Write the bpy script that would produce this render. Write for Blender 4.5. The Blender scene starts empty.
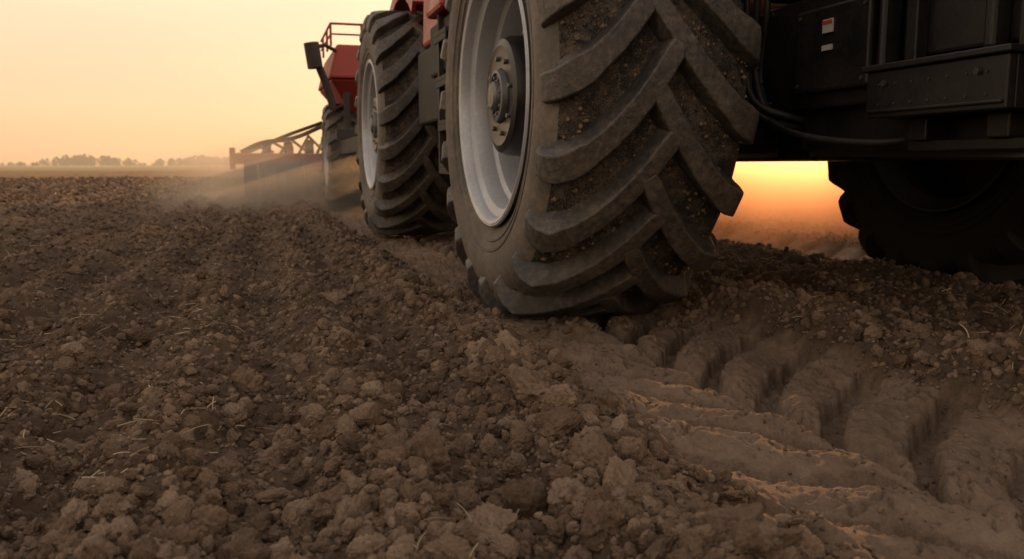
import bpy, bmesh, math, random
import numpy as np
from mathutils import Vector, noise as mnoise
random.seed(4); rng=np.random.default_rng(7)
S=bpy.context.scene
S.view_settings.view_transform='Standard'; S.view_settings.look='None'; S.view_settings.exposure=0
R_=math.radians
SUN_AZ,SUN_EL=35.0,9.0

# ---------------------------------------------------------------- materials
def newmat(name):
    m=bpy.data.materials.new(name); m.use_nodes=True
    nt=m.node_tree; nt.nodes.clear()
    o=nt.nodes.new('ShaderNodeOutputMaterial'); p=nt.nodes.new('ShaderNodeBsdfPrincipled')
    nt.links.new(p.outputs[0],o.inputs[0]); return m,nt,p,o
def nz(nt,vec,scale,detail=5,rough=.6):
    n=nt.nodes.new('ShaderNodeTexNoise'); n.inputs['Scale'].default_value=scale
    n.inputs['Detail'].default_value=detail; n.inputs['Roughness'].default_value=rough
    nt.links.new(vec,n.inputs['Vector']); return n.outputs['Fac']
def ramp(nt,fac,stops):
    r=nt.nodes.new('ShaderNodeValToRGB'); e=r.color_ramp.elements
    while len(e)<len(stops): e.new(.5)
    for i,(p,c) in enumerate(stops):
        e[i].position=p; e[i].color=(c[0],c[1],c[2],1) if hasattr(c,'__len__') else (c,c,c,1)
    nt.links.new(fac,r.inputs[0]); return r.outputs[0]
def mix(nt,fac,a,b,mode='MIX'):
    m=nt.nodes.new('ShaderNodeMix'); m.data_type='RGBA'; m.blend_type=mode
    for s,v in ((m.inputs[0],fac),(m.inputs[6],a),(m.inputs[7],b)):
        if isinstance(v,bpy.types.NodeSocket): nt.links.new(v,s)
        elif hasattr(v,'__len__'): s.default_value=(v[0],v[1],v[2],1)
        else: s.default_value=v
    return m.outputs[2]
def math_(nt,op,a,b=None,clamp=False):
    m=nt.nodes.new('ShaderNodeMath'); m.operation=op; m.use_clamp=clamp
    for s,v in ((m.inputs[0],a),(m.inputs[1],b)):
        if v is None: continue
        if isinstance(v,bpy.types.NodeSocket): nt.links.new(v,s)
        else: s.default_value=v
    return m.outputs[0]
def bump(nt,h,dist,strength=1,prev=None):
    b=nt.nodes.new('ShaderNodeBump'); b.inputs['Distance'].default_value=dist; b.inputs['Strength'].default_value=strength
    nt.links.new(h,b.inputs['Height'])
    if prev: nt.links.new(prev,b.inputs['Normal'])
    return b.outputs[0]
def pos(nt): return nt.nodes.new('ShaderNodeNewGeometry').outputs['Position']

def painted(name,col,rough=.4,metal=0,dust=.35,dustcol=(.17,.125,.085),coat=0,spec=.5):
    m,nt,p,o=newmat(name); v=pos(nt)
    n=nz(nt,v,3.5,7,.65); n2=nz(nt,v,60,4,.7)
    f=math_(nt,'ADD',math_(nt,'MULTIPLY',n,.65),math_(nt,'MULTIPLY',n2,.35))
    f=ramp(nt,f,[(.42,0),(.66,1)])
    f=math_(nt,'MULTIPLY',f,dust)
    nt.links.new(mix(nt,f,col,dustcol),p.inputs['Base Color'])
    r=math_(nt,'ADD',math_(nt,'MULTIPLY',f,.8),rough,True); nt.links.new(r,p.inputs['Roughness'])
    p.inputs['Metallic'].default_value=metal; p.inputs['Coat Weight'].default_value=coat; p.inputs['Specular IOR Level'].default_value=spec
    nt.links.new(bump(nt,n2,.0008,.6),p.inputs['Normal'])
    return m
M_black=painted('black_paint',(.005,.005,.006),.40,0,.10,spec=.35)
M_hub=painted('black_hub_paint',(.006,.006,.007),.35,0,.10,spec=.4)
M_black2=painted('black_plastic',(.008,.008,.009),.6,0,.12,spec=.3)
M_red=painted('red_paint',(.33,.018,.014),.35,0,.30)
M_redfade=painted('red_faded',(.30,.026,.018),.5,0,.45)
M_silver=painted('silver_rim_paint',(.48,.50,.54),.32,.3,.35)
M_steel=painted('worn_steel',(.16,.16,.16),.45,.7,.3)
M_dark=painted('dark_iron',(.020,.018,.016),.6,.2,.3)
M_hose=painted('rubber_hose',(.008,.008,.009),.5,0,.15,spec=.3)
M_white=painted('label_white',(.33,.32,.30),.5,0,.3)
M_redlabel=painted('label_red',(.35,.04,.02),.5,0,.2)
M_shaded=painted('tyre_shaded_rubber',(.012,.011,.011),.75,0,.22,dustcol=(.08,.055,.038),spec=.25)  # darker tyre rubber: shade on the right-hand wheels put into its colour
m,nt,p,o=newmat('cab_glass'); p.inputs['Base Color'].default_value=(.05,.06,.06,1); p.inputs['Roughness'].default_value=.08; M_glass=m

def rubber(name,lug):
    m,nt,p,o=newmat(name); v=pos(nt)
    a=nz(nt,v,5,8,.7); b=nz(nt,v,38,6,.75); c=nz(nt,v,160,3,.7); e=nz(nt,v,14,6,.7)
    f=math_(nt,'ADD',math_(nt,'MULTIPLY',a,.5),math_(nt,'MULTIPLY',b,.5))
    if lug==1: f=ramp(nt,f,[(.40,.04),(.5,.20),(.58,.48),(.68,.95)])
    elif lug==0: f=ramp(nt,f,[(.38,.15),(.48,.35),(.55,.8),(.68,1)])
    if lug==1:
        g=nt.nodes.new('ShaderNodeNewGeometry')
        pe=ramp(nt,math_(nt,'ADD',g.outputs['Pointiness'],math_(nt,'MULTIPLY',math_(nt,'SUBTRACT',b,.5),.14)),[(.52,0),(.62,.6)])
        f=math_(nt,'ADD',f,pe,True)
    col=mix(nt,f,(.020,.020,.022),(.155,.125,.098))
    if lug==0:
        g=ramp(nt,b,[(.50,0),(.60,1)]); col=mix(nt,math_(nt,'MULTIPLY',g,.7),col,(.14,.10,.055))
        d=ramp(nt,math_(nt,'ADD',math_(nt,'MULTIPLY',c,.5),math_(nt,'MULTIPLY',e,.5)),[(.44,1),(.53,0)]); col=mix(nt,math_(nt,'MULTIPLY',d,.9),col,(.008,.007,.007))
    nt.links.new(col,p.inputs['Base Color'])
    p.inputs['Roughness'].default_value=.50 if lug else .9
    n1=bump(nt,c,.002 if lug else .006,.8)
    n2=bump(nt,b,.004 if lug else .016,.8,n1)
    n3=bump(nt,e,.007 if lug else .02,.7,n2); nt.links.new(n3,p.inputs['Normal'])
    return m
M_lug=rubber('tyre_lug_rubber',1); M_carc=rubber('tyre_groove_rubber',0)
m,nt,p,o=newmat('tyre_sidewall_rubber'); v=pos(nt)
a=nz(nt,v,3,8,.7); b=nz(nt,v,45,5,.7)
f=math_(nt,'ADD',math_(nt,'MULTIPLY',a,.7),math_(nt,'MULTIPLY',b,.3))
f=ramp(nt,f,[(.34,.15),(.50,.5),(.62,1)])
nt.links.new(mix(nt,f,(.03,.028,.027),(.195,.155,.12)),p.inputs['Base Color']); p.inputs['Roughness'].default_value=.7
nt.links.new(bump(nt,b,.003,.7),p.inputs['Normal']); M_side=m

def soilmat(name,clod=False):
    m,nt,p,o=newmat(name); v=pos(nt)
    a=nz(nt,v,1.3,6,.6); b=nz(nt,v,22,6,.7); c=nz(nt,v,140,5,.75)
    f=math_(nt,'ADD',math_(nt,'MULTIPLY',a,.38),math_(nt,'ADD',math_(nt,'MULTIPLY',b,.37),math_(nt,'MULTIPLY',c,.25)))
    if clod:
        oi=nt.nodes.new('ShaderNodeObjectInfo')
        f=math_(nt,'ADD',f,math_(nt,'MULTIPLY',math_(nt,'SUBTRACT',oi.outputs['Random'],.5),.22))
        col=ramp(nt,f,[(.30,(.070,.046,.030)),(.44,(.135,.091,.062)),(.56,(.205,.143,.100)),(.74,(.33,.245,.178))])
    else: col=ramp(nt,f,[(.32,(.042,.027,.018)),(.46,(.080,.053,.036)),(.58,(.13,.089,.061)),(.72,(.20,.142,.10))])  # ground toned below the clods: dark gaps between them put into the colour
    sx=nt.nodes.new('ShaderNodeSeparateXYZ'); nt.links.new(v,sx.inputs[0])
    if not clod:
        at=nt.nodes.new('ShaderNodeAttribute'); at.attribute_name='track'
        tc=ramp(nt,f,[(.36,(.115,.078,.055)),(.5,(.185,.130,.093)),(.62,(.25,.182,.134))])
        col=mix(nt,at.outputs['Fac'],col,tc)
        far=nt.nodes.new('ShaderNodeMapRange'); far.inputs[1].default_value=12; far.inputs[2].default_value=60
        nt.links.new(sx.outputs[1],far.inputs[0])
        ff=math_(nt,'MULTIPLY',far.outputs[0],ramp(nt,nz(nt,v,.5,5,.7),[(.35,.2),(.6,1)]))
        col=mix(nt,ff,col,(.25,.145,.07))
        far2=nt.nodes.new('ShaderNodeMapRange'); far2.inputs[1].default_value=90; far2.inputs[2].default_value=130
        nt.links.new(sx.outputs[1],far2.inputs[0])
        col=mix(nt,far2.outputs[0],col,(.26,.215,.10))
    nt.links.new(col,p.inputs['Base Color'])
    p.inputs['Roughness'].default_value=.93; p.inputs['Specular IOR Level'].default_value=.2
    n1=bump(nt,c,.005 if not clod else .004,.9)
    n2=bump(nt,b,.012 if not clod else .005,.9,n1)
    nt.links.new(n2,p.inputs['Normal'])
    return m
M_soil=soilmat('ploughed_soil'); M_clod=soilmat('soil_clod',True)

# ---------------------------------------------------------------- helpers
def link(ob,parent=None):
    S.collection.objects.link(ob)
    if parent: ob.parent=parent
    return ob
def empty(name,loc=(0,0,0)):
    e=bpy.data.objects.new(name,None); e.location=loc; S.collection.objects.link(e); return e
def meshobj(name,V,F,mat,parent=None,smooth=False,bevel=0,seg=2):
    me=bpy.data.meshes.new(name); me.from_pydata([tuple(v) for v in V],[],F); me.update()
    me.materials.append(mat)
    if smooth: me.polygons.foreach_set('use_smooth',[True]*len(me.polygons))
    ob=bpy.data.objects.new(name,me); link(ob,parent)
    if bevel:
        b=ob.modifiers.new('b','BEVEL'); b.width=bevel; b.segments=seg; b.limit_method='ANGLE'; b.angle_limit=R_(35)
        ob.modifiers.new('w','WEIGHTED_NORMAL') if smooth else None
    return ob
class Builder:
    def __init__(s): s.V=[]; s.F=[]
    def box(s,x0,x1,y0,y1,z0,z1,taper=None):
        n=len(s.V); P=[(x0,y0,z0),(x1,y0,z0),(x1,y1,z0),(x0,y1,z0),(x0,y0,z1),(x1,y0,z1),(x1,y1,z1),(x0,y1,z1)]
        if taper:
            cx,cy=(x0+x1)/2,(y0+y1)/2
            for i in (range(4) if taper[2]=='b' else range(4,8)):
                P[i]=(cx+(P[i][0]-cx)*taper[0],cy+(P[i][1]-cy)*taper[1],P[i][2])
        s.V+=P; s.F+=[tuple(n+i for i in f) for f in ((0,3,2,1),(4,5,6,7),(0,1,5,4),(1,2,6,5),(2,3,7,6),(3,0,4,7))]; return s
    def tube(s,pts,r,seg=10,cap=True):
        pts=[Vector(p) for p in pts]; n0=len(s.V); N=len(pts)
        rr=r if hasattr(r,'__len__') else [r]*N
        for i,pt in enumerate(pts):
            d=(pts[min(i+1,N-1)]-pts[max(i-1,0)]).normalized()
            up=Vector((0,0,1)) if abs(d.z)<.9 else Vector((1,0,0))
            a=d.cross(up).normalized(); b=d.cross(a).normalized()
            for k in range(seg):
                t=2*math.pi*k/seg; s.V.append(tuple(pt+(a*math.cos(t)+b*math.sin(t))*rr[i]))
        for i in range(N-1):
            for k in range(seg):
                k2=(k+1)%seg; s.F.append((n0+i*seg+k,n0+i*seg+k2,n0+(i+1)*seg+k2,n0+(i+1)*seg+k))
        if cap:
            s.F.append(tuple(n0+k for k in range(seg))[::-1]); s.F.append(tuple(n0+(N-1)*seg+k for k in range(seg)))
        return s
    def make(s,name,mat,parent=None,bevel=.006,smooth=False):
        return meshobj(name,s.V,s.F,mat,parent,smooth,bevel)
def smooth_pts(ctrl,n=24):
    c=[Vector(p) for p in ctrl]; c=[c[0]*2-c[1]]+c+[c[-1]*2-c[-2]]; out=[]
    for i in range(1,len(c)-2):
        for k in range(n):
            t=k/n; p0,p1,p2,p3=c[i-1:i+3]
            out.append(.5*((2*p1)+(p2-p0)*t+(2*p0-5*p1+4*p2-p3)*t*t+(3*p1-p0-3*p2+p3)*t**3))
    out.append(c[-2]); return out
def lathe(name,prof,C,mat,parent,segs=96,smooth=True,flip=1,ang=30):
    V=[];F=[];N=len(prof)
    for k in range(segs):
        t=2*math.pi*k/segs
        for x,r in prof: V.append((C[0]+flip*x,C[1]-r*math.cos(t),C[2]+r*math.sin(t)))
    for k in range(segs):
        k2=(k+1)%segs
        for i in range(N-1):
            f=(k*N+i,k*N+i+1,k2*N+i+1,k2*N+i); F.append(f if flip>0 else f[::-1])
    me=bpy.data.meshes.new(name); me.from_pydata(V,[],F); me.materials.append(mat)
    bm=bmesh.new(); bm.from_mesh(me); bmesh.ops.remove_doubles(bm,verts=bm.verts,dist=1e-5); bmesh.ops.recalc_face_normals(bm,faces=bm.faces); bm.to_mesh(me); bm.free()
    me.polygons.foreach_set('use_smooth',[True]*len(me.polygons))
    try: me.set_sharp_from_angle(angle=R_(ang))
    except Exception: pass
    ob=bpy.data.objects.new(name,me); link(ob,parent); return ob

# ---------------------------------------------------------------- wheel
LUGK,LUGC=1.50,.36
def wheel(idx,parent,C,Rt,hw,side,nl=20,rim=True,rot=0.,dark=False):
    mc,ms,ml=(M_shaded,M_shaded,M_shaded) if dark else (M_carc,M_side,M_lug)
    k=Rt/1.0; hs=hw/.415
    P=lambda L:[(x*hs,r*k) for x,r in L]
    half=[(0,.928),(.12,.927),(.25,.918),(.33,.90),(.375,.875)]
    crown=[(-x,r) for x,r in half[::-1]]+half[1:]
    lathe(f'tyre_carcass_{idx}',P(crown),C,mc,parent,160)
    sw=[(.375,.875),(.400,.850),(.414,.81),(.420,.77),(.416,.72),(.407,.685),(.411,.682),(.410,.670),(.402,.666),(.395,.64),(.399,.637),(.397,.627),(.388,.622),(.375,.595),(.372,.585),(.360,.565),(.33,.55)]
    lathe(f'sidewall_outer_{idx}',P(sw),C,ms,parent,160,flip=side)
    lathe(f'sidewall_inner_{idx}',P(sw),C,ms,parent,120,flip=-side)
    b=Builder(); pitch=2*math.pi/nl
    st=[(-.045,1.0,.92,0),(-.02,1.0,.92,0),(.03,1.,.92,0),(.09,.999,.92,0),(.15,.997,.91,0),(.21,.994,.905,0),(.27,.990,.895,0),(.32,.984,.885,0),(.36,.974,.87,.01),(.392,.955,.845,.02),(.416,.922,.825,.03),(.430,.88,.80,.035),(.434,.83,.78,.04)]
    for s in (-1,1):
        for j in range(nl):
            a0=j*pitch+(pitch/2 if s>0 else 0)+rot
            path=[]
            for (x,rt,rb,ins) in st:
                ax=max(x,-.1); y=-(LUGK*ax*(1-LUGC*ax/.42)); path.append((x,y))
            n0=len(b.V); N=len(st); jit=random.uniform(-.003,.003)
            for i,(x,rt,rb,ins) in enumerate(st):
                x0,y0=path[max(i-1,0)]; x1,y1=path[min(i+1,N-1)]
                dx,dy=x1-x0,y1-y0; L=math.hypot(dx,dy) or 1; nx,ny=-dy/L,dx/L
                if x>.37: nx,ny=nx*.3,1.0
                wt=.036+.009*min(1,max(0,x)/.3)+(.010 if x>.3 else 0); wb=wt+.018
                if i==0: wt*=.8
                for (w,r,ix) in ((-wb,rb,ins),(-wt,rt,0),(wt,rt,0),(wb,rb,ins)):
                    ux=(path[i][0]+nx*w-ix); uy=path[i][1]+ny*w
                    al=a0+(uy+jit); X=C[0]+s*ux*hs; rr=(r+random.uniform(-.0015,.0015))*k
                    b.V.append((X,C[1]-rr*math.cos(al),C[2]+rr*math.sin(al)))
            for i in range(N-1):
                for q in range(3):
                    f=(n0+i*4+q,n0+i*4+q+1,n0+(i+1)*4+q+1,n0+(i+1)*4+q); b.F.append(f if s<0 else f[::-1])
            f=(n0,n0+1,n0+2,n0+3); b.F.append(f[::-1] if s<0 else f)
            m0=n0+(N-1)*4; f=(m0,m0+1,m0+2,m0+3); b.F.append(f if s<0 else f[::-1])
    ob=b.make(f'tread_lugs_{idx}',ml,parent,.008*k,True)
    bm=bmesh.new(); bm.from_mesh(ob.data); bmesh.ops.recalc_face_normals(bm,faces=bm.faces); bm.to_mesh(ob.data); bm.free()
    V=[];F=[]
    for _ in range(2200 if idx==1 else 200):
        al=random.uniform(0,6.283); xx=random.uniform(-.38,.38)*hs; r0=.925*k-abs(xx)**3*.5; s_=random.uniform(.003,.012)
        c_=Vector((C[0]+xx,C[1]-r0*math.cos(al),C[2]+r0*math.sin(al))); n0=len(V)
        for d in ((1,0,0),(-1,0,0),(0,1,0),(0,-1,0),(0,0,1),(0,0,-1),): V.append(tuple(c_+Vector(d)*s_*random.uniform(.7,1.5)))
        F+= [(n0+a_,n0+b_,n0+c2) for a_,b_,c2 in ((0,2,4),(2,1,4),(1,3,4),(3,0,4),(2,0,5),(1,2,5),(3,1,5),(0,3,5))]
    meshobj(f'stuck_mud_{idx}',V,F,M_clod,parent,True)
    if not rim: return
    fl=side
    rimp=[(.372,.545),(.392,.553),(.397,.568),(.388,.574),(.398,.560),(.392,.545),(.375,.536),(.345,.532),(.335,.515),(.33,.495),(.30,.487),(.25,.483),(.235,.46),(.19,.452),(.10,.448),(.09,.43),(.07,.42),(.055,.36),(.02,.30),(.01,.24),(.01,.02)]
    lathe(f'rim_{idx}',P(rimp),C,M_silver,parent,128,flip=fl,ang=25)
    back=[(-.372,.55),(-.392,.553),(-.39,.54),(-.34,.52),(-.30,.48),(-.02,.46),(.0,.36),(.0,.05)]
    lathe(f'rim_back_{idx}',P(back),C,M_black2,parent,96,flip=fl)
    hub=[(.0,.30),(.06,.30),(.075,.285),(.16,.280),(.17,.295),(.20,.295),(.212,.28),(.215,.262),(.30,.258),(.335,.245),(.345,.215),(.338,.19),(.338,.12)]
    lathe(f'hub_{idx}',P(hub),C,M_hub,parent,72,flip=fl)
    cap=[(.33,.118),(.362,.112),(.365,.098),(.352,.094),(.352,.066),(.375,.062),(.385,.050),(.388,0.001)]
    lathe(f'hub_cap_{idx}',P(cap),C,M_steel,parent,48,flip=fl)
    bb=Builder()
    for n,rr,x0,x1,rb in ((8,.08,.345,.366,.008),(14,.277,.205,.232,.012),(12,.34,.03,.075,.017),(8,.165,.33,.352,.012)):
        for j in range(n):
            t=2*math.pi*j/n+.2
            y=C[1]-rr*k*math.cos(t); z=C[2]+rr*k*math.sin(t)
            bb.tube([(C[0]+fl*x0*hs,y,z),(C[0]+fl*x1*hs,y,z)],rb*k,6)
    bb.make(f'wheel_bolts_{idx}',M_steel,parent,.002)
    rb=Builder()
    for j in range(8):
        t=2*math.pi*j/8
        rb.tube([(C[0]+fl*.04*hs,C[1]-.29*k*math.cos(t),C[2]+.29*k*math.sin(t)),(C[0]+fl*.10*hs,C[1]-.43*k*math.cos(t),C[2]+.43*k*math.sin(t))],.02,6)
    rb.make(f'disc_ribs_{idx}',M_silver,parent,.004)

tractor=empty('tractor')
XL=1.425; XR=4.06; Y1=3.86; Y2=8.35
wheel(1,tractor,(XL,Y1,.955),1.05,.415,-1,rot=.05)
wheel(2,tractor,(XL,Y2,1.02),1.07,.40,-1,rot=.1)
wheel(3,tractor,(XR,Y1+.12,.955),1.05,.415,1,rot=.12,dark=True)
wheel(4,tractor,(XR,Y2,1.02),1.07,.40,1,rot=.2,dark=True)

# ---- chassis / body
b=Builder()
b.box(2.30,3.30,1.2,9.3,.74,1.35)
b.box(2.18,3.42,1.0,3.1,.70,.98)
b.box(2.22,3.38,3.1,3.35,.66,1.2)
b.box(2.4,3.1,3.35,8.0,.66,.76)
b.make('chassis',M_black,tractor,.015)
b=Builder()
b.box(2.12,2.30,2.52,3.34,.86,1.30); b.box(2.10,2.30,2.56,3.30,1.325,1.62); b.box(2.14,2.30,1.0,2.5,1.0,1.62)
b.box(2.085,2.12,2.60,3.04,.92,1.24); b.box(2.06,2.14,2.50,2.53,.80,1.66); b.box(2.07,2.14,2.05,2.09,.98,1.66)
b.make('side_panel',M_black,tractor,.012)
b=Builder()
for i in range(11): b.box(2.075,2.10,2.58+i*.062,2.60+i*.062,1.36,1.60)
for i in range(14): b.box(2.112,2.14,1.1+i*.065,1.13+i*.065,1.2,1.58)
b.make('vent_slats',M_black2,tractor,.004)
b=Builder(); b.box(2.078,2.0835,2.80,2.86,1.135,1.185); b.box(2.078,2.0835,2.80,2.86,1.07,1.09); b.make('warning_label',M_white,tractor,.0)
b=Builder(); b.box(2.074,2.077,2.803,2.857,1.168,1.18); b.make('warning_label_band',M_redlabel,tractor,.0)
b=Builder()
for (y,z) in ((2.63,.95),(2.63,1.21),(3.01,.95),(3.01,1.21),(2.62,1.27),(3.25,1.27),(3.25,.9)): b.tube([(2.079,y,z),(2.088,y,z)] if y<3.1 and z<1.25 else [(2.11,y,z),(2.125,y,z)],.008,6)
b.make('panel_bolts',M_dark,tractor,0)
b=Builder()
b.tube([(1.5,Y1,.955),(1.95,Y1,.955),(2.0,Y1,.955),(3.6,Y1+.1,.955),(3.95,Y1+.12,.955)],[.2,.2,.15,.15,.2],20)
b.tube([(1.5,Y2,1.02),(3.95,Y2,1.02)],.17,20)
b.tube([(2.75,1.4,.86),(2.75,9,.86)],.09,14)
b.box(2.35,3.15,Y1-.35,Y1+.35,.70,1.3); b.box(2.3,3.2,Y2-.45,Y2+.45,.72,1.5)
b.tube([(1.9,Y1-.22,.80),(2.5,Y1-.3,.76)],.035); b.tube([(1.86,Y1-.2,1.06),(2.4,Y1-.25,1.02)],.03)
b.box(1.82,1.96,Y1-.28,Y1+.28,.78,1.12)
b.make('axles',M_dark,tractor,.01)
b=Builder()
for k,(dx,dz) in enumerate(((0,0),(.03,.04),(.06,-.03),(-.02,.09))):
    b.tube(smooth_pts([(2.09+dx,3.38,1.75),(2.02+dx,3.30-dx,1.35+dz),(2.05+dx,3.32,1.05+dz),(2.03+dx,3.2,.86+dz*.5),(2.2,3.15+dx*2,.80+dz*.3),(2.4,3.3,.86)]),.013+.003*(k%2),8)
b.tube(smooth_pts([(2.1,3.4,.92),(2.06,3.0,.77),(2.14,2.6,.72),(2.3,2.4,.76)]),.013,8)
b.make('hydraulic_hoses',M_hose,tractor,0,True)
b=Builder()
b.box(1.98,2.01,1.90,2.47,.795,.945); b.box(2.01,2.55,1.90,1.925,.795,.945); b.box(2.01,2.55,2.445,2.47,.795,.945)
b.box(2.01,2.55,1.925,2.445,.795,.81)
b.box(1.965,2.56,1.885,2.485,.947,.968); b.box(1.97,1.979,1.91,2.46,.81,.822)
b.box(2.08,2.40,1.98,2.06,.72,.793); b.box(2.08,2.40,2.30,2.38,.72,.793)
b.box(2.10,2.5,1.85,2.40,.685,.72)
b.box(2.09,2.14,1.93,1.98,.97,1.3); b.box(2.09,2.14,2.38,2.43,.97,1.3)
b.make('step_box',M_black,tractor,.006)
b=Builder()
for i in range(7):
    for q in (0,2): b.tube([(1.976,1.97+i*.073,.838+q*.032),(1.983,1.97+i*.073,.838+q*.032)],.004,8)
for i in range(2): b.tube([(1.968,2.0+.38*i,.905),(1.983,2.0+.38*i,.905)],.011,6)
b.make('step_bolts',M_dark,tractor,0)
b=Builder(); b.box(2.05,3.45,1.0,5.4,1.66,2.55,(.82,.97,'t')); b.make('bonnet',M_red,tractor,.08)
b=Builder(); b.box(2.2,3.3,.98,1.0,1.7,2.4); b.make('grille',M_black2,tractor,.01)
b=Builder(); b.box(1.75,3.75,5.5,7.5,2.0,3.35,(.9,.9,'t')); b.make('cab_glazing',M_glass,tractor,.04)
b=Builder(); b.box(1.72,3.78,5.4,7.6,3.36,3.52)
for x in (1.76,3.66):
    for y in (5.5,7.4): b.tube([(x,y,1.9),(x+(.08 if x<2 else .0),y,3.4)],.05,8)
b.make('cab_roof',M_red,tractor,.03)
b=Builder(); b.box(1.7,3.8,5.4,9.4,1.45,2.0); b.make('cab_base',M_black,tractor,.03)
def fender(name,yc,r,zc,x0,x1,a0,a1):
    V=[];F=[];n=18
    for i in range(n+1):
        a=a0+(a1-a0)*i/n
        for (x,rr) in ((x0,r-.12),(x0,r),(x1,r),(x1,r-.02),(x0+.03,r-.02),(x0+.02,r-.12)): V.append((x,yc-rr*math.cos(a),zc+rr*math.sin(a)))
    for i in range(n):
        for q in range(6):
            q2=(q+1)%6; F.append((i*6+q,i*6+q2,i*6+6+q2,i*6+6+q))
    F.append((0,1,2,3,4,5)); F.append(tuple(n*6+q for q in (5,4,3,2,1,0)))
    meshobj(name,V,F,M_red,tractor,False,.004)
fender('rear_fender_1',Y2,1.30,1.02,1.34,2.0,R_(52),R_(150)); fender('rear_fender_2',Y2,1.30,1.02,4.15,3.5,R_(52),R_(150))
b=Builder(); b.box(1.24,1.75,5.55,6.6,1.52,2.3,(.95,.9,'t')); b.box(1.13,1.5,5.4,5.9,1.62,2.6); b.make('side_tank_red',M_red,tractor,.03)
b=Builder(); b.box(1.20,1.26,5.35,6.1,1.25,1.60); b.box(1.24,1.75,5.5,6.8,.95,1.5); b.make('side_tank_black',M_black2,tractor,.02)
b=Builder()
for i,z in enumerate((.62,.90,1.18,1.46)): b.box(1.17-.01*i,1.34,5.30,5.66,z,z+.03); b.box(1.17-.01*i,1.18-.01*i,5.30,5.66,z-.04,z+.0)
for y in (5.29,5.67): b.box(1.17,1.21,y-.02,y+.02,.58,1.75)
b.make('ladder',M_dark,tractor,.004)

# ---------------------------------------------------------------- seed cart
cart=empty('seed_cart')
wheel(1,cart,(1.36,13.9,.78),.82,.33,-1,nl=18)
wheel(2,cart,(4.1,13.9,.78),.82,.33,1,nl=18)
b=Builder()
b.box(1.04,4.3,12.9,15.4,1.90,2.40,(.92,.9,'t')); b.box(1.06,4.28,12.95,15.35,1.35,1.895,(.75,.5,'b'))
b.make('hopper',M_redfade,cart,.04)
b=Builder(); b.box(1.1,4.2,12.6,12.75,1.0,1.16); b.box(1.2,1.4,9.6,16.8,.80,1.0); b.box(3.9,4.1,9.6,16.8,.80,1.0); b.tube([(1.3,13.9,.78),(4.2,13.9,.78)],.07)
b.tube([(1.3,13.0,1.0),(1.3,13.0,1.7)],.05); b.tube([(4,13.0,1.0),(4,13.0,1.7)],.05); b.box(2.5,2.8,9.2,13,.78,.95)
b.make('cart_frame',M_dark,cart,.01)
b=Builder()
for x in (1.1,1.55,2.1): b.tube([(x,13.1,2.38),(x,13.1,2.70)],.018)
for y in (13.8,14.6): b.tube([(1.1,y,2.38),(1.1,y,2.70)],.018)
b.tube([(2.1,13.1,2.70),(1.1,13.1,2.70),(1.1,15,2.70)],.018); b.tube([(2.1,13.1,2.55),(1.1,13.1,2.55),(1.1,15,2.55)],.014)
b.make('guard_rail',M_redfade,cart,0)
b=Builder(); b.tube([(1.10,12.95,1.45),(1.0,12.9,1.8),(.88,12.85,2.10)],.055,12); b.tube([(.85,12.85,2.02),(.80,12.85,2.38)],.11,14); b.tube([(.80,12.85,2.3),(1.0,12.9,2.36),(1.15,13.0,2.3)],.03)
b.make('auger_spout',M_dark,cart,.01)
# ---------------------------------------------------------------- cultivator
cul=empty('cultivator')
b=Builder()
b.box(-.42,5.3,16.9,17.05,.66,.86); b.box(-.42,5.3,18.9,19.03,.74,.88)
for x in (-.38,.9,2.1,3.6,5.1): b.box(x,x+.1,17.05,18.9,.75,.87)
b.box(-.50,-.40,16.8,17.2,.56,.96); b.box(-.40,.3,16.6,16.7,.74,.84); b.box(.55,.65,16.5,16.9,.60,1.0)
b.make('main_frame',M_red,cul,.012)
b=Builder()
for i in range(6):
    x=-.25+i*.34; z=.88+.06*i
    b.tube([(x,17.0,.86),(x+.2,17.3,z+.14),(x+.55,17.9,.9)],.03,6)
b.tube(smooth_pts([(-.30,17.1,.88),(.1,17.1,1.06),(.7,17.2,1.16),(1.3,17.3,1.42)],6),.04,8); b.tube(smooth_pts([(-.2,18.2,.88),(.5,18.1,1.20),(1.3,18.0,1.50)],6),.035,8)
for x in (.1,.5,.9): b.box(x,x+.16,17.2,17.5,.86,1.02+.12*x)
b.make('fold_linkage',M_dark,cul,0)
b=Builder()
for row,(y,off) in enumerate(((16.95,0),(17.8,.1),(18.6,.2))):
    for i in range(19):
        x=.10+off+i*.27
        b.tube(smooth_pts([(x,y,.78),(x,y+.18,.62),(x,y+.16,.35),(x,y-.02,.06)],5),.034,6)
        b.box(x-.08,x+.08,y-.06,y+.02,.0,.16)
for i in range(22):
    x=.1+i*.24; b.tube([(x,19.0,.8),(x+.02,19.35,.1)],.014,5)
b.tube([(.0,18.3,.34),(5.2,18.3,.34)],.2,14); b.box(.0,5.2,17.3,17.4,.50,.66)
b.make('shanks',M_dark,cul,0)
for j,xc in enumerate((-.13,.62)):
    lathe(f'gauge_tyre_{j}',[(-.10,.19),(-.12,.24),(-.115,.31),(-.08,.345),(0,.355),(.08,.345),(.115,.31),(.12,.24),(.10,.19)],(xc,16.6,.34),M_shaded,cul,48)
    lathe(f'gauge_rim_{j}',[(-.105,.20),(-.06,.19),(-.04,.10),(-.04,.01)],(xc,16.6,.34),M_steel,cul,32)
b=Builder(); b.tube([(-.13,16.6,.34),(.08,16.63,.34),(.08,16.95,.8)],.03,8); b.tube([(.62,16.6,.34),(.83,16.63,.34),(.83,16.95,.8)],.03,8); b.make('gauge_arm',M_dark,cul,0)

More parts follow.
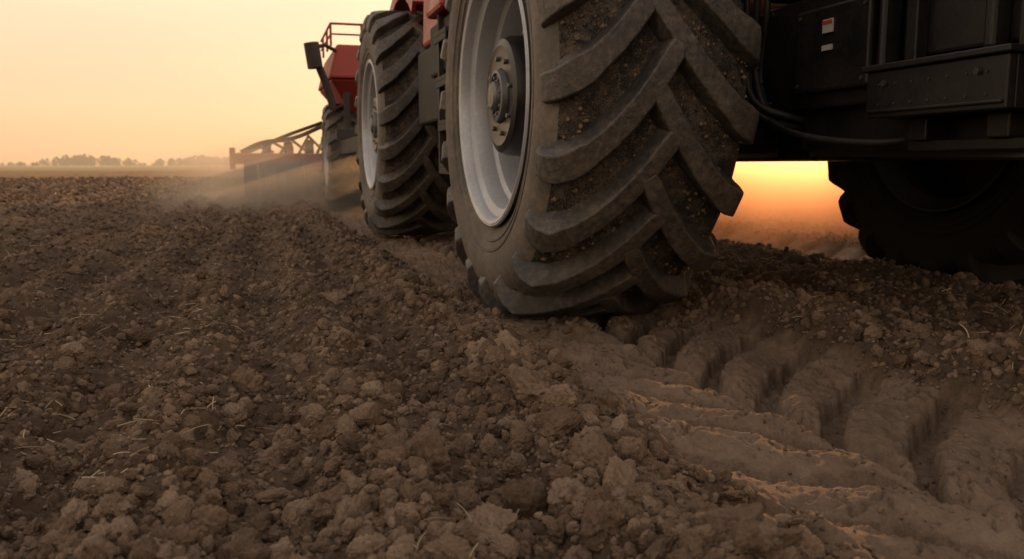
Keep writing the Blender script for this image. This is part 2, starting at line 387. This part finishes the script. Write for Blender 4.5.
# ---------------------------------------------------------------- terrain
def h2(ix,iy,seed):
    h=(ix.astype(np.int64)*374761393+iy.astype(np.int64)*668265263+seed*1442695041)&0xffffffff
    h=((h^(h>>13))*1274126177)&0xffffffff; h=((h^(h>>16))*2246822519)&0xffffffff; return ((h^(h>>15))&0xffffff)/float(0x1000000)
def gn(x,y,seed=0):
    x,y=np.broadcast_arrays(x,y)
    ix=np.floor(x); iy=np.floor(y); fx=x-ix; fy=y-iy; ix=ix.astype(np.int64); iy=iy.astype(np.int64)
    u=fx**3*(fx*(fx*6-15)+10); v=fy**3*(fy*(fy*6-15)+10)
    def g(dx,dy):
        a=h2(ix+dx,iy+dy,seed)*2*np.pi; return np.cos(a)*(fx-dx)+np.sin(a)*(fy-dy)
    a=g(0,0);b_=g(1,0);c=g(0,1);d=g(1,1)
    return 1.5*((a*(1-u)+b_*u)*(1-v)+(c*(1-u)+d*u)*v)
def lumps(x,y,cell,seed):
    x=x/cell; y=y/cell; ix=np.floor(x).astype(np.int64); iy=np.floor(y).astype(np.int64); out=np.zeros_like(x)
    for dx in (-1,0,1):
        for dy in (-1,0,1):
            cx=ix+dx; cy=iy+dy; px=cx+h2(cx,cy,seed); py=cy+h2(cx,cy,seed+1); r=.35+.45*h2(cx,cy,seed+2)
            ang=h2(cx,cy,seed+3)*6.28; e=.7+.5*h2(cx,cy,seed+4)
            ux=(x-px)*np.cos(ang)+(y-py)*np.sin(ang); uy=(-(x-px)*np.sin(ang)+(y-py)*np.cos(ang))*e
            d=(ux*ux+uy*uy)/(r*r); hh=r*np.sqrt(np.clip(1-d,0,1)); out=np.maximum(out,hh)
    return out
def sst(a,b,x): t=np.clip((x-a)/(b-a),0,1); return t*t*(3-2*t)
TX0,TX1=.95,1.89
def track_mask(x,y):
    wob=.025*gn(x*0+y*3.1,y*1.7,91)+.02*gn(y*9.,x*2,92)
    l=sst(TX0-.04,TX0+.03,x+wob); r=1-sst(TX1-.02,TX1+.07,x+wob*1.3)
    l2=sst(3.60,3.68,x+wob); r2=1-sst(4.46,4.55,x+wob)
    return l*r,l2*r2
def height(x,y):
    fade=1/(1+(np.maximum(y,np.abs(x))/14)**2)
    m1,m2=track_mask(x,y); m=np.maximum(m1,m2)
    f=.022*gn(x*1.6,y*1.1,1)+.02*gn(x*4.5,y*4.0,2)+.013*gn(x*11,y*10,3)
    rows=.042*np.cos((x+.215+.04*gn(y*.9,x*.5,5))*2*np.pi/.43)*sst(.98,.75,x)+.014*np.cos((x+.03*gn(y*.7,x,6))*2*np.pi/.6)*sst(2.3,3.0,x)
    l=.036*lumps(x,y,.16,10)+.034*lumps(x+3,y+1,.075,20)+.022*lumps(x,y,.034,30)+.005*gn(x*60,y*60,8)
    fld=(f+rows)+l*fade-.03
    bk=-.035*np.exp(-((x-TX0)/.07)**2)+.075*np.exp(-((x-(TX1+.20))/.13)**2)*(1+.7*gn(y*4,x*4,13))+.04*np.exp(-((x-3.45)/.12)**2)
    fld=fld+bk
    xc=(TX0+TX1)/2; dx=x-np.where(x>2.8,4.06,xc); ad=np.abs(dx)
    ph=(y-LUGK*ad*(1-LUGC*ad/.42))/.33+np.where(dx>0,.5,0)+.07*gn(x*5,y*5,40)+.03*gn(x*14,y*14,46)
    fr=ph-np.floor(ph); t=np.abs(fr-.5)*2
    edge=.13*gn(x*6,y*6,47)+.10*gn(x*17,y*17,48)+.05*gn(x*40,y*40,50)
    pil=(1-sst(.60,.70,t+edge))
    tilt=.70+.30*fr
    pil=pil*(.85+.28*gn(x*3.3,y*3.3,43))*tilt*(.80+.20*np.cos(np.clip(t,0,.6)*2.6))
    pil=pil*(1-.8*np.exp(-((dx+.02*gn(y*6,x*6,49))/.03)**2))
    slope=.03*np.exp(-((ad-.45)/.06)**2)
    wr=1-np.abs(gn(x*8+gn(x*5,y*5,71),y*8,70))*2.2
    tr=-.140+.115*pil+slope+.006*gn(x*9,y*9,41)+.006*gn(x*24,y*24,42)+.004*np.clip(wr,0,1)**3+.022*lumps(x,y,.06,50)*sst(.0,.3,gn(x*4,y*4,44))*(1-.6*pil)+.007*lumps(x,y,.028,55)+.0028*gn(x*80,y*80,45)
    cr=np.abs(gn(x*6+.6*gn(x*14,y*14,61),y*6+.6*gn(x*13,y*13,63),60)); tr=tr-.024*(1-sst(.005,.04,cr))*(gn(x*2.5,y*2.5,62)>-.15)
    cr2=np.abs(gn(x*15+.5*gn(x*30,y*30,64),y*15,65)); tr=tr-.012*(1-sst(.01,.06,cr2))*pil*sst(-.05,.1,gn(x*4,y*4,66))
    return fld*(1-m)+tr*m, m
def axis(lo,hi,d,farneg,farpos,g):
    c=list(np.arange(lo,hi,d)); s=d; v=hi; up=[]
    while v<farpos: s*=g; v+=s; up.append(v)
    s=d; v=lo; dn=[]
    while v>farneg: s*=g; v-=s; dn.append(v)
    return np.array(dn[::-1]+c+up)
axl=axis(-1.6,.88,.010,-2500,.88,1.03); axl=axl[axl<.88]
axm=np.arange(.88,1.98,.006)
axr=axis(1.98,3.3,.010,1.98,2500,1.03); axr=axr[axr>=1.98]
ax=np.concatenate([axl,axm,axr]); ax=np.unique(ax)
ay=axis(.8,4.4,.0078,-60,4000,1.018)
GX,GY=np.meshgrid(ax,ay); nx_,ny_=len(ax),len(ay)
H,MK=height(GX.ravel(),GY.ravel())
co=np.stack([GX.ravel(),GY.ravel(),H],1).astype(np.float32)
ii=np.arange(nx_*ny_).reshape(ny_,nx_)
q=np.stack([ii[:-1,:-1],ii[:-1,1:],ii[1:,1:],ii[1:,:-1]],-1).reshape(-1,4).astype(np.int32)
me=bpy.data.meshes.new('ground'); me.vertices.add(len(co)); me.vertices.foreach_set('co',co.ravel())
me.loops.add(q.size); me.loops.foreach_set('vertex_index',q.ravel())
me.polygons.add(len(q)); me.polygons.foreach_set('loop_start',np.arange(0,q.size,4,dtype=np.int32)); me.polygons.foreach_set('loop_total',np.full(len(q),4,np.int32))
me.update(); me.polygons.foreach_set('use_smooth',np.ones(len(q),bool))
at=me.attributes.new('track','FLOAT','POINT'); at.data.foreach_set('value',MK.astype(np.float32))
me.materials.append(M_soil); link(bpy.data.objects.new('ground',me))
print('ground verts',len(co))

# ---------------------------------------------------------------- clods
ccol=bpy.data.collections.new('clod_shapes')
NCL=16
for i in range(NCL):
    big=i<6
    bm=bmesh.new(); bmesh.ops.create_icosphere(bm,subdivisions=5 if big else 3,radius=1)
    off=Vector((i*7.3,i*3.1,i*11.7))
    planes=[(Vector((random.gauss(0,1),random.gauss(0,1),random.gauss(0,1))).normalized(),random.uniform(.55,.85)) for _ in range(9)]
    for v in bm.verts:
        n=v.co.normalized(); r=1+.38*mnoise.noise(n*1.2+off)+.22*mnoise.noise(n*2.8+off)
        p_=n*r
        for (d,k) in planes:
            e=p_.dot(d)-k
            if e>0: p_-=d*e*(.7 if big else .78)
        r2=.13*mnoise.noise(n*5+off)-.10*max(0,.12-abs(mnoise.noise(n*3.5-off)))/.12+(.07*mnoise.noise(n*11+off)+.04*mnoise.noise(n*26+off) if big else .05*mnoise.noise(n*14+off))
        v.co=p_*(1+r2)
    me=bpy.data.meshes.new('clod'); bm.to_mesh(me); bm.free(); me.materials.append(M_clod)
    me.polygons.foreach_set('use_smooth',[True]*len(me.polygons))
    ccol.objects.link(bpy.data.objects.new('clod_%02d'%i,me))
N=185000
th=rng.uniform(R_(-24),R_(64),N); r=.75*np.exp(rng.uniform(0,1,N)**.95*math.log(48/.75))
x=r*np.sin(th); y=r*np.cos(th)
sz=.0062*np.exp(rng.normal(0,.64,N)); sz=np.maximum(sz,.0017*r*rng.uniform(.6,1.5,N)); 
m1,m2=track_mask(x,y); m=np.maximum(m1,m2)
bank=np.exp(-((x-.72)/.13)**2)+.6*np.exp(-((x-2.1)/.16)**2)
cl=gn(x*3,y*3,77)
keep=(rng.uniform(0,1,N)>m*.955)&(rng.uniform(0,1,N)<.6+.5*cl+.3*bank)
sz=np.where(m>.3,np.minimum(sz,.006),sz)
sz=np.clip(sz,.003,.055)*(1+.35*np.clip(bank,0,1)*(r<8)*(m<.1))
nb=1150; xb=rng.uniform(-3.5,4.5,nb); yb=rng.uniform(.9,10,nb); sb=.014+.022*rng.uniform(0,1,nb)**2.6
xb[:230]=rng.normal(.62,.13,230); yb[:230]=rng.uniform(.9,7,230)
# crumbs piled against the tyre where it sinks in
xt=np.concatenate([rng.normal(.93,.05,260),rng.uniform(1.0,1.9,200),rng.normal(1.95,.06,220)]); yt=np.concatenate([rng.uniform(3.2,4.5,260),rng.normal(3.38,.05,200),rng.uniform(3.1,4.5,220)]); st_=.006+.016*rng.uniform(0,1,680)**2
mb=np.maximum(*track_mask(xb,yb)); kb=mb<.01
x=np.concatenate([x[keep],xb[kb],xt]); y=np.concatenate([y[keep],yb[kb],yt]); sz=np.concatenate([sz[keep],sb[kb],st_])
z,_=height(x,y); n=len(x); print('clods',n)
z=z+sz*rng.uniform(-.05,.5,n)
rot=rng.uniform(0,6.283,(n,3)); sc=sz[:,None]*np.stack([rng.uniform(.8,1.3,n),rng.uniform(.75,1.15,n),rng.uniform(.6,1.0,n)],1)
rot[:,:2]*=np.where(rng.uniform(0,1,n)<.5,.08,1)[:,None]
me=bpy.data.meshes.new('soil_clods'); me.vertices.add(n); me.vertices.foreach_set('co',np.stack([x,y,z],1).astype(np.float32).ravel())
a=me.attributes.new('rot','FLOAT_VECTOR','POINT'); a.data.foreach_set('vector',rot.astype(np.float32).ravel())
a=me.attributes.new('scl','FLOAT_VECTOR','POINT'); a.data.foreach_set('vector',sc.astype(np.float32).ravel())
idx=np.where(sz>.013,rng.integers(0,6,n),rng.integers(6,NCL,n))
a=me.attributes.new('idx','INT','POINT'); a.data.foreach_set('value',idx.astype(np.int32))
me.update(); me.materials.append(M_clod)
clods=link(bpy.data.objects.new('soil_clods',me))
ng=bpy.data.node_groups.new('scatter','GeometryNodeTree')
ng.interface.new_socket('Geometry',in_out='INPUT',socket_type='NodeSocketGeometry'); ng.interface.new_socket('Geometry',in_out='OUTPUT',socket_type='NodeSocketGeometry')
gi=ng.nodes.new('NodeGroupInput'); go=ng.nodes.new('NodeGroupOutput'); ip=ng.nodes.new('GeometryNodeInstanceOnPoints')
ci=ng.nodes.new('GeometryNodeCollectionInfo'); ci.inputs['Collection'].default_value=ccol; ci.inputs['Separate Children'].default_value=True; ci.inputs['Reset Children'].default_value=True
def na(nm,t):
    n_=ng.nodes.new('GeometryNodeInputNamedAttribute'); n_.data_type=t; n_.inputs['Name'].default_value=nm
    return [o for o in n_.outputs if o.enabled and o.name=='Attribute'][0]
ng.links.new(gi.outputs[0],ip.inputs['Points']); ng.links.new(ci.outputs[0],ip.inputs['Instance']); ip.inputs['Pick Instance'].default_value=True
ng.links.new(na('idx','INT'),ip.inputs['Instance Index']); ng.links.new(na('rot','FLOAT_VECTOR'),ip.inputs['Rotation']); ng.links.new(na('scl','FLOAT_VECTOR'),ip.inputs['Scale'])
ng.links.new(ip.outputs[0],go.inputs[0])
md=clods.modifiers.new('scatter','NODES'); md.node_group=ng

# ---------------------------------------------------------------- straw
m,nt,p,o=newmat('dry_straw'); v=pos(nt)
nt.links.new(ramp(nt,nz(nt,v,20,3),[(.3,(.22,.155,.085)),(.7,(.48,.38,.25))]),p.inputs['Base Color']); p.inputs['Roughness'].default_value=.6; M_straw=m
V=[];F=[]
NS=3000
th=rng.uniform(R_(-24),R_(66),NS*4); r=.9*np.exp(rng.uniform(0,1,NS*4)*math.log(50/.9)); x=r*np.sin(th); y=r*np.cos(th)
w=gn(x*1.6,y*1.6,66)+.32*(x<-.10)+.45*(x>2.4)-.2*((x>.1)&(x<1))+.25*(y>9)
m=np.maximum(*track_mask(x,y)); ok=np.where((w>.34)&(m<.3))[0][:NS]
zz,_=height(x,y)
for i in ok:
    L=random.uniform(.010,.058)*(1+.09*r[i]); a=random.uniform(0,6.28); tilt=random.uniform(-.1,.4) if random.random()<.9 else random.uniform(.6,1.2)
    wd=random.uniform(.0006,.0013)*(1+.22*r[i]); d=Vector((math.cos(a)*math.cos(tilt),math.sin(a)*math.cos(tilt),math.sin(tilt)))
    sd=Vector((-math.sin(a),math.cos(a),0)); bend=sd*random.uniform(-.3,.3)*L+Vector((0,0,-random.uniform(0,.3)*L))
    base=Vector((x[i],y[i],zz[i]+.015)); n0=len(V); K=4
    for k in range(K+1):
        t=k/K; c=base+d*L*t+bend*t*t; u=d.cross(sd)
        for (e,g) in ((1,0),(-.5,.8),(-.5,-.8)): V.append(tuple(c+(sd*e+u*g)*wd))
    for k in range(K):
        for q_ in range(3): F.append((n0+k*3+q_,n0+k*3+(q_+1)%3,n0+k*3+3+(q_+1)%3,n0+k*3+3+q_))
meshobj('straw_stubble',V,F,M_straw)

# ---------------------------------------------------------------- tree line
m,nt,p,o=newmat('distant_foliage'); v=pos(nt)
nt.links.new(ramp(nt,nz(nt,v,.3,4),[(.35,(.04,.05,.035)),(.65,(.10,.10,.07))]),p.inputs['Base Color']); p.inputs['Roughness'].default_value=.9; M_tree=m
V=[];F=[]
def leafclump(c,s):
    for _ in range(3):
        n0=len(V); d=Vector((random.gauss(0,1),random.gauss(0,1),random.gauss(0,1))).normalized(); u=d.orthogonal().normalized(); w_=d.cross(u)
        for k in range(5):
            t=k*1.2566; V.append(tuple(c+(u*math.cos(t)+w_*math.sin(t))*s*random.uniform(.6,1.2)))
        F.append(tuple(range(n0,n0+5)))
def tree(x,y,h_):
    n0=len(V)
    for k in range(5):
        t=k*1.2566; V.append((x+.3*math.cos(t),y+.3*math.sin(t),0)); 
    for k in range(5):
        t=k*1.2566; V.append((x+.15*math.cos(t),y+.15*math.sin(t),h_*.6))
    for k in range(5): F.append((n0+k,n0+(k+1)%5,n0+5+(k+1)%5,n0+5+k))
    for _ in range(60):
        a=random.uniform(0,6.28); rr=h_*.5*math.sqrt(random.random()); zf=random.uniform(.08,1); rr*=math.sin(min(1,zf*1.15)*math.pi)**.5+.15
        leafclump(Vector((x+rr*math.cos(a),y+rr*math.sin(a),h_*zf)),h_*.10)
for xr in np.arange(-270,60,1.7):
    d=gn(np.array([xr*.02]),np.array([.5]),5)[0]; hh=3.8+5*max(0,d+.25)+random.uniform(-.8,.8)
    if d<-.25: hh*=.6
    tree(xr+random.uniform(-1,1),640+random.uniform(-25,25),hh)
meshobj('tree_line',V,F,M_tree)

# ---------------------------------------------------------------- dust
def dust(name,x0,x1,y0,y1,z1,dens,scol,acol,ak,scale,aniso=.6,thr=(.4,.75),ef=.3):
    bb=Builder().box(x0,x1,y0,y1,-.15,z1)
    m=bpy.data.materials.new(name+'_volume'); m.use_nodes=True; nt=m.node_tree; nt.nodes.clear()
    o=nt.nodes.new('ShaderNodeOutputMaterial'); vs=nt.nodes.new('ShaderNodeVolumeScatter'); va=nt.nodes.new('ShaderNodeVolumeAbsorption'); ad=nt.nodes.new('ShaderNodeAddShader')
    nt.links.new(vs.outputs[0],ad.inputs[0]); nt.links.new(va.outputs[0],ad.inputs[1]); nt.links.new(ad.outputs[0],o.inputs['Volume'])
    vs.inputs['Color'].default_value=(*scol,1); vs.inputs['Anisotropy'].default_value=aniso; va.inputs['Color'].default_value=(*acol,1)
    if scale==0:
        vs.inputs['Density'].default_value=dens; va.inputs['Density'].default_value=dens*ak; return bb.make(name,m,None,0)
    v=pos(nt); n=nz(nt,v,scale,2,.55)
    sp=nt.nodes.new('ShaderNodeSeparateXYZ'); nt.links.new(v,sp.inputs[0])
    def edge(o_,a,b_):
        mr=nt.nodes.new('ShaderNodeMapRange'); mr.interpolation_type='SMOOTHSTEP'; mr.inputs[1].default_value=a; mr.inputs[2].default_value=b_; nt.links.new(o_,mr.inputs[0]); return mr.outputs[0]
    dx,dy=(x1-x0)*ef,(y1-y0)*ef
    e=math_(nt,'MULTIPLY',edge(sp.outputs[0],x0,x0+dx),edge(sp.outputs[0],x1,x1-dx))
    e=math_(nt,'MULTIPLY',e,math_(nt,'MULTIPLY',edge(sp.outputs[1],y0,y0+dy),edge(sp.outputs[1],y1,y1-dy)))
    e=math_(nt,'MULTIPLY',e,edge(sp.outputs[2],z1,0))
    d=math_(nt,'MULTIPLY',math_(nt,'MULTIPLY',ramp(nt,n,[(thr[0],0),(thr[1],1)]),e),dens)
    nt.links.new(d,vs.inputs['Density']); nt.links.new(math_(nt,'MULTIPLY',d,ak),va.inputs['Density'])
    return bb.make(name,m,None,0)
dust('dust_cloud',3.2,13,5.2,16,1.5,.85,(.94,.84,.72),(.96,.55,.16),.75,.9,.75,(.22,.62),.16)
dust('dust_cloud',-1.8,4.5,10.2,21,1.3,.85,(.94,.87,.78),(.96,.68,.36),.45,.9,.68,(.36,.66))
dust('haze',-900,900,45,625,14,.0009,(.9,.88,.84),(.9,.8,.6),.2,0,.5)

# ---------------------------------------------------------------- world, sun, camera
W=bpy.data.worlds.new('World'); S.world=W; W.use_nodes=True; nt=W.node_tree; nt.nodes.clear()
o=nt.nodes.new('ShaderNodeOutputWorld'); bg=nt.nodes.new('ShaderNodeBackground'); nt.links.new(bg.outputs[0],o.inputs[0])
sk=nt.nodes.new('ShaderNodeTexSky'); sk.sky_type='NISHITA'; sk.sun_disc=False; sk.sun_elevation=R_(SUN_EL); sk.sun_rotation=R_(SUN_AZ)
sk.air_density=1.0; sk.dust_density=3; sk.ozone_density=.6
tc=nt.nodes.new('ShaderNodeTexCoord'); sx=nt.nodes.new('ShaderNodeSeparateXYZ'); nt.links.new(tc.outputs['Generated'],sx.inputs[0])
mp=nt.nodes.new('ShaderNodeMapping'); mp.inputs['Scale'].default_value=(1,1,7); nt.links.new(tc.outputs['Generated'],mp.inputs[0])
cn=nz(nt,mp.outputs[0],1.6,5,.55)
haze=ramp(nt,sx.outputs[2],[(0,(9.0,5.2,2.4)),(.06,(10.4,7.0,3.9)),(.25,(10.8,8.6,6.2)),(.55,(8.4,7.2,6.1)),(1,(6.4,5.8,5.4))])
haze=mix(nt,ramp(nt,cn,[(.42,0),(.7,.3)]),haze,(8.2,5.5,3.9))
col=mix(nt,.80,mix(nt,1.0,sk.outputs[0],(1.1,.93,.82),'MULTIPLY'),haze)
nt.links.new(col,bg.inputs[0]); bg.inputs[1].default_value=.12
Lt=bpy.data.lights.new('sun','SUN'); Lt.energy=5.0; Lt.angle=R_(.6); Lt.color=(1,.54,.23)
so=bpy.data.objects.new('sun',Lt); link(so)
d=Vector((math.sin(R_(SUN_AZ))*math.cos(R_(SUN_EL)),math.cos(R_(SUN_AZ))*math.cos(R_(SUN_EL)),math.sin(R_(SUN_EL))))
so.rotation_mode='QUATERNION'; so.rotation_quaternion=d.to_track_quat('Z','Y')
cam=bpy.data.cameras.new('camera'); cam.lens=29.9; cam.sensor_width=36; cam.clip_start=.05; cam.clip_end=10000
cam.dof.use_dof=True; cam.dof.focus_distance=2.5; cam.dof.aperture_fstop=5.0
c=bpy.data.objects.new('camera',cam); link(c); c.location=(0,0,.64); c.rotation_euler=(R_(90-7.67),0,R_(-16.5)); S.camera=c
